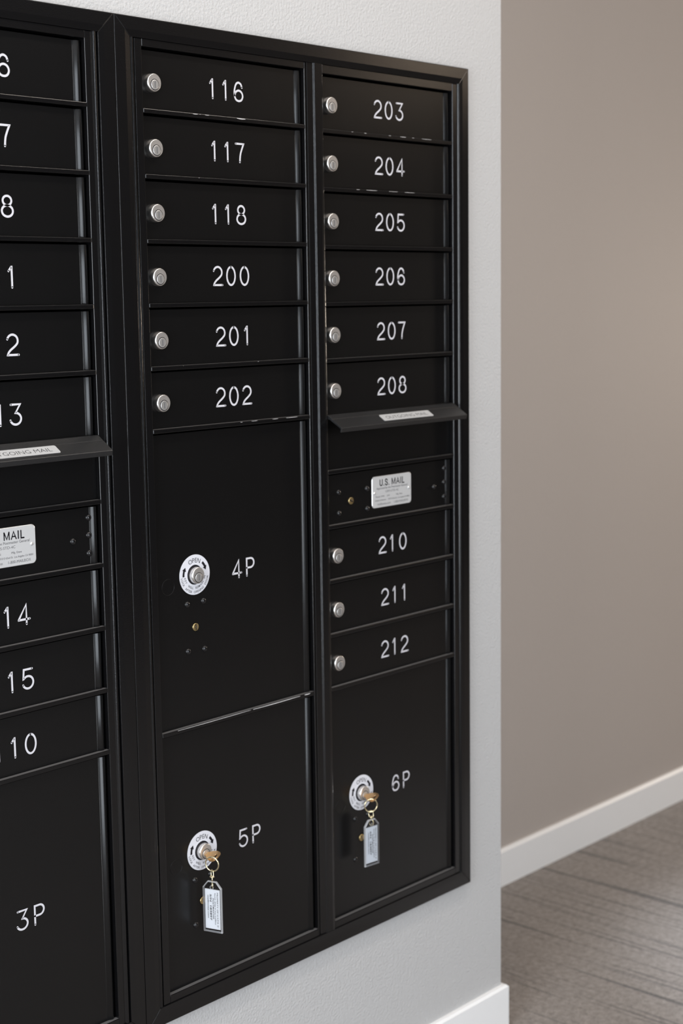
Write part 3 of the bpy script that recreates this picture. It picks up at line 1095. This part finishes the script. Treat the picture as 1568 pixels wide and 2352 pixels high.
    for sg in (1, -1):
        ring_o = [tp(p[0], p[1], sg * (T - .0007)) for p in poly]
        cxm, cym = 0, -.03
        ins = [(p[0] * .93, cym + (p[1] - cym) * .972) for p in poly]
        ring_i = [tp(p[0], p[1], sg * T) for p in ins]
        m_.add(ring_o + ring_i, [(i, (i + 1) % n, n + (i + 1) % n, n + i) for i in range(n)], 'acrylic_edge')
        m_.add(ring_i, [tuple(range(n))], 'acrylic')
    F = [tp(p[0], p[1], T - .0007) for p in poly]; Bk = [tp(p[0], p[1], -T + .0007) for p in poly]
    m_.add(F + Bk, [(i, n + i, n + (i + 1) % n, (i + 1) % n) for i in range(n)], 'acrylic_edge')
    # rim of the hole
    m_.tube([tp(.0028 * math.cos(2 * math.pi * i / 20), .0028 * math.sin(2 * math.pi * i / 20), T * .9) for i in range(20)], .0004, 'acrylic_edge', 6, True)
    tg = part(m_, 'key_tag')
    tg['label'] = 'clear plastic key tag with a white slip'
    # paper slip with rotated print, its text reads downwards
    m_ = MB()
    pw, p0, p1 = .0125, -.0655, -.0036
    e0, e1 = -.0004, .0008
    vs = [tp(a, d, e) for a in (-pw, pw) for d in (p0, p1) for e in (e0, e1)]
    m_.add(vs, [(0, 1, 3, 2), (4, 6, 7, 5), (0, 4, 5, 1), (2, 3, 7, 6), (0, 2, 6, 4), (1, 5, 7, 3)], 'paper')
    ym = -.0345
    put = lambda a, d: tp(d, ym - a, e1 + .0002)
    put_text(m_, 'PROPERTY OF U.S.P.S. If', 0, .0076, .0022, put, 'ink', .054, thin=.004, slant=.12)
    put_text(m_, 'found, drop in any mailbox', -.001, .0038, .0021, put, 'ink', .050, thin=.004, slant=.12)
    put_text(m_, 'POSTMASTER', -.001, .0004, .0020, put, 'ink', .033, thin=.012, slant=.12)
    put_text(m_, 'S/N  183897', -.003, -.0042, .0028, put, 'ink', .041, thin=.02, slant=.12)
    put_text(m_, 'mailboxes.com', -.0035, -.0082, .0021, put, 'ink', .036, thin=.014, slant=.12)
    part(m_, 'paper_slip', tg)['label'] = 'white printed paper slip'
    return root


Rh = Vector((math.cos(YAW), -math.sin(YAW), 0)); Fh = Vector((math.sin(YAW), math.cos(YAW), 0))


def hdir(deg):
    """horizontal direction turned `deg` from square-on to the viewer's line of sight"""
    a = math.radians(deg)
    return Rh * math.cos(a) + Fh * math.sin(a)


u5 = Vector((.30, -.954, 0)).normalized()
key_set('parcel_key', 'brass key in the 5P lock, its clear tag turned sideways to the door', .0788, -1.1741,
        (.0722, -.0200, -1.1840), (.30, -.95, 0), (.0697, -.0220, -1.2186), u5)
u6 = Vector((.993, -.117, 0)).normalized()
key_set('parcel_key', 'brass key in the 6P lock, its clear tag hanging flat to the door', .4426, -1.1747,
        (.4345, -.0200, -1.1862), (.86, -.50, 0), (.4328, -.0220, -1.2182), u6)
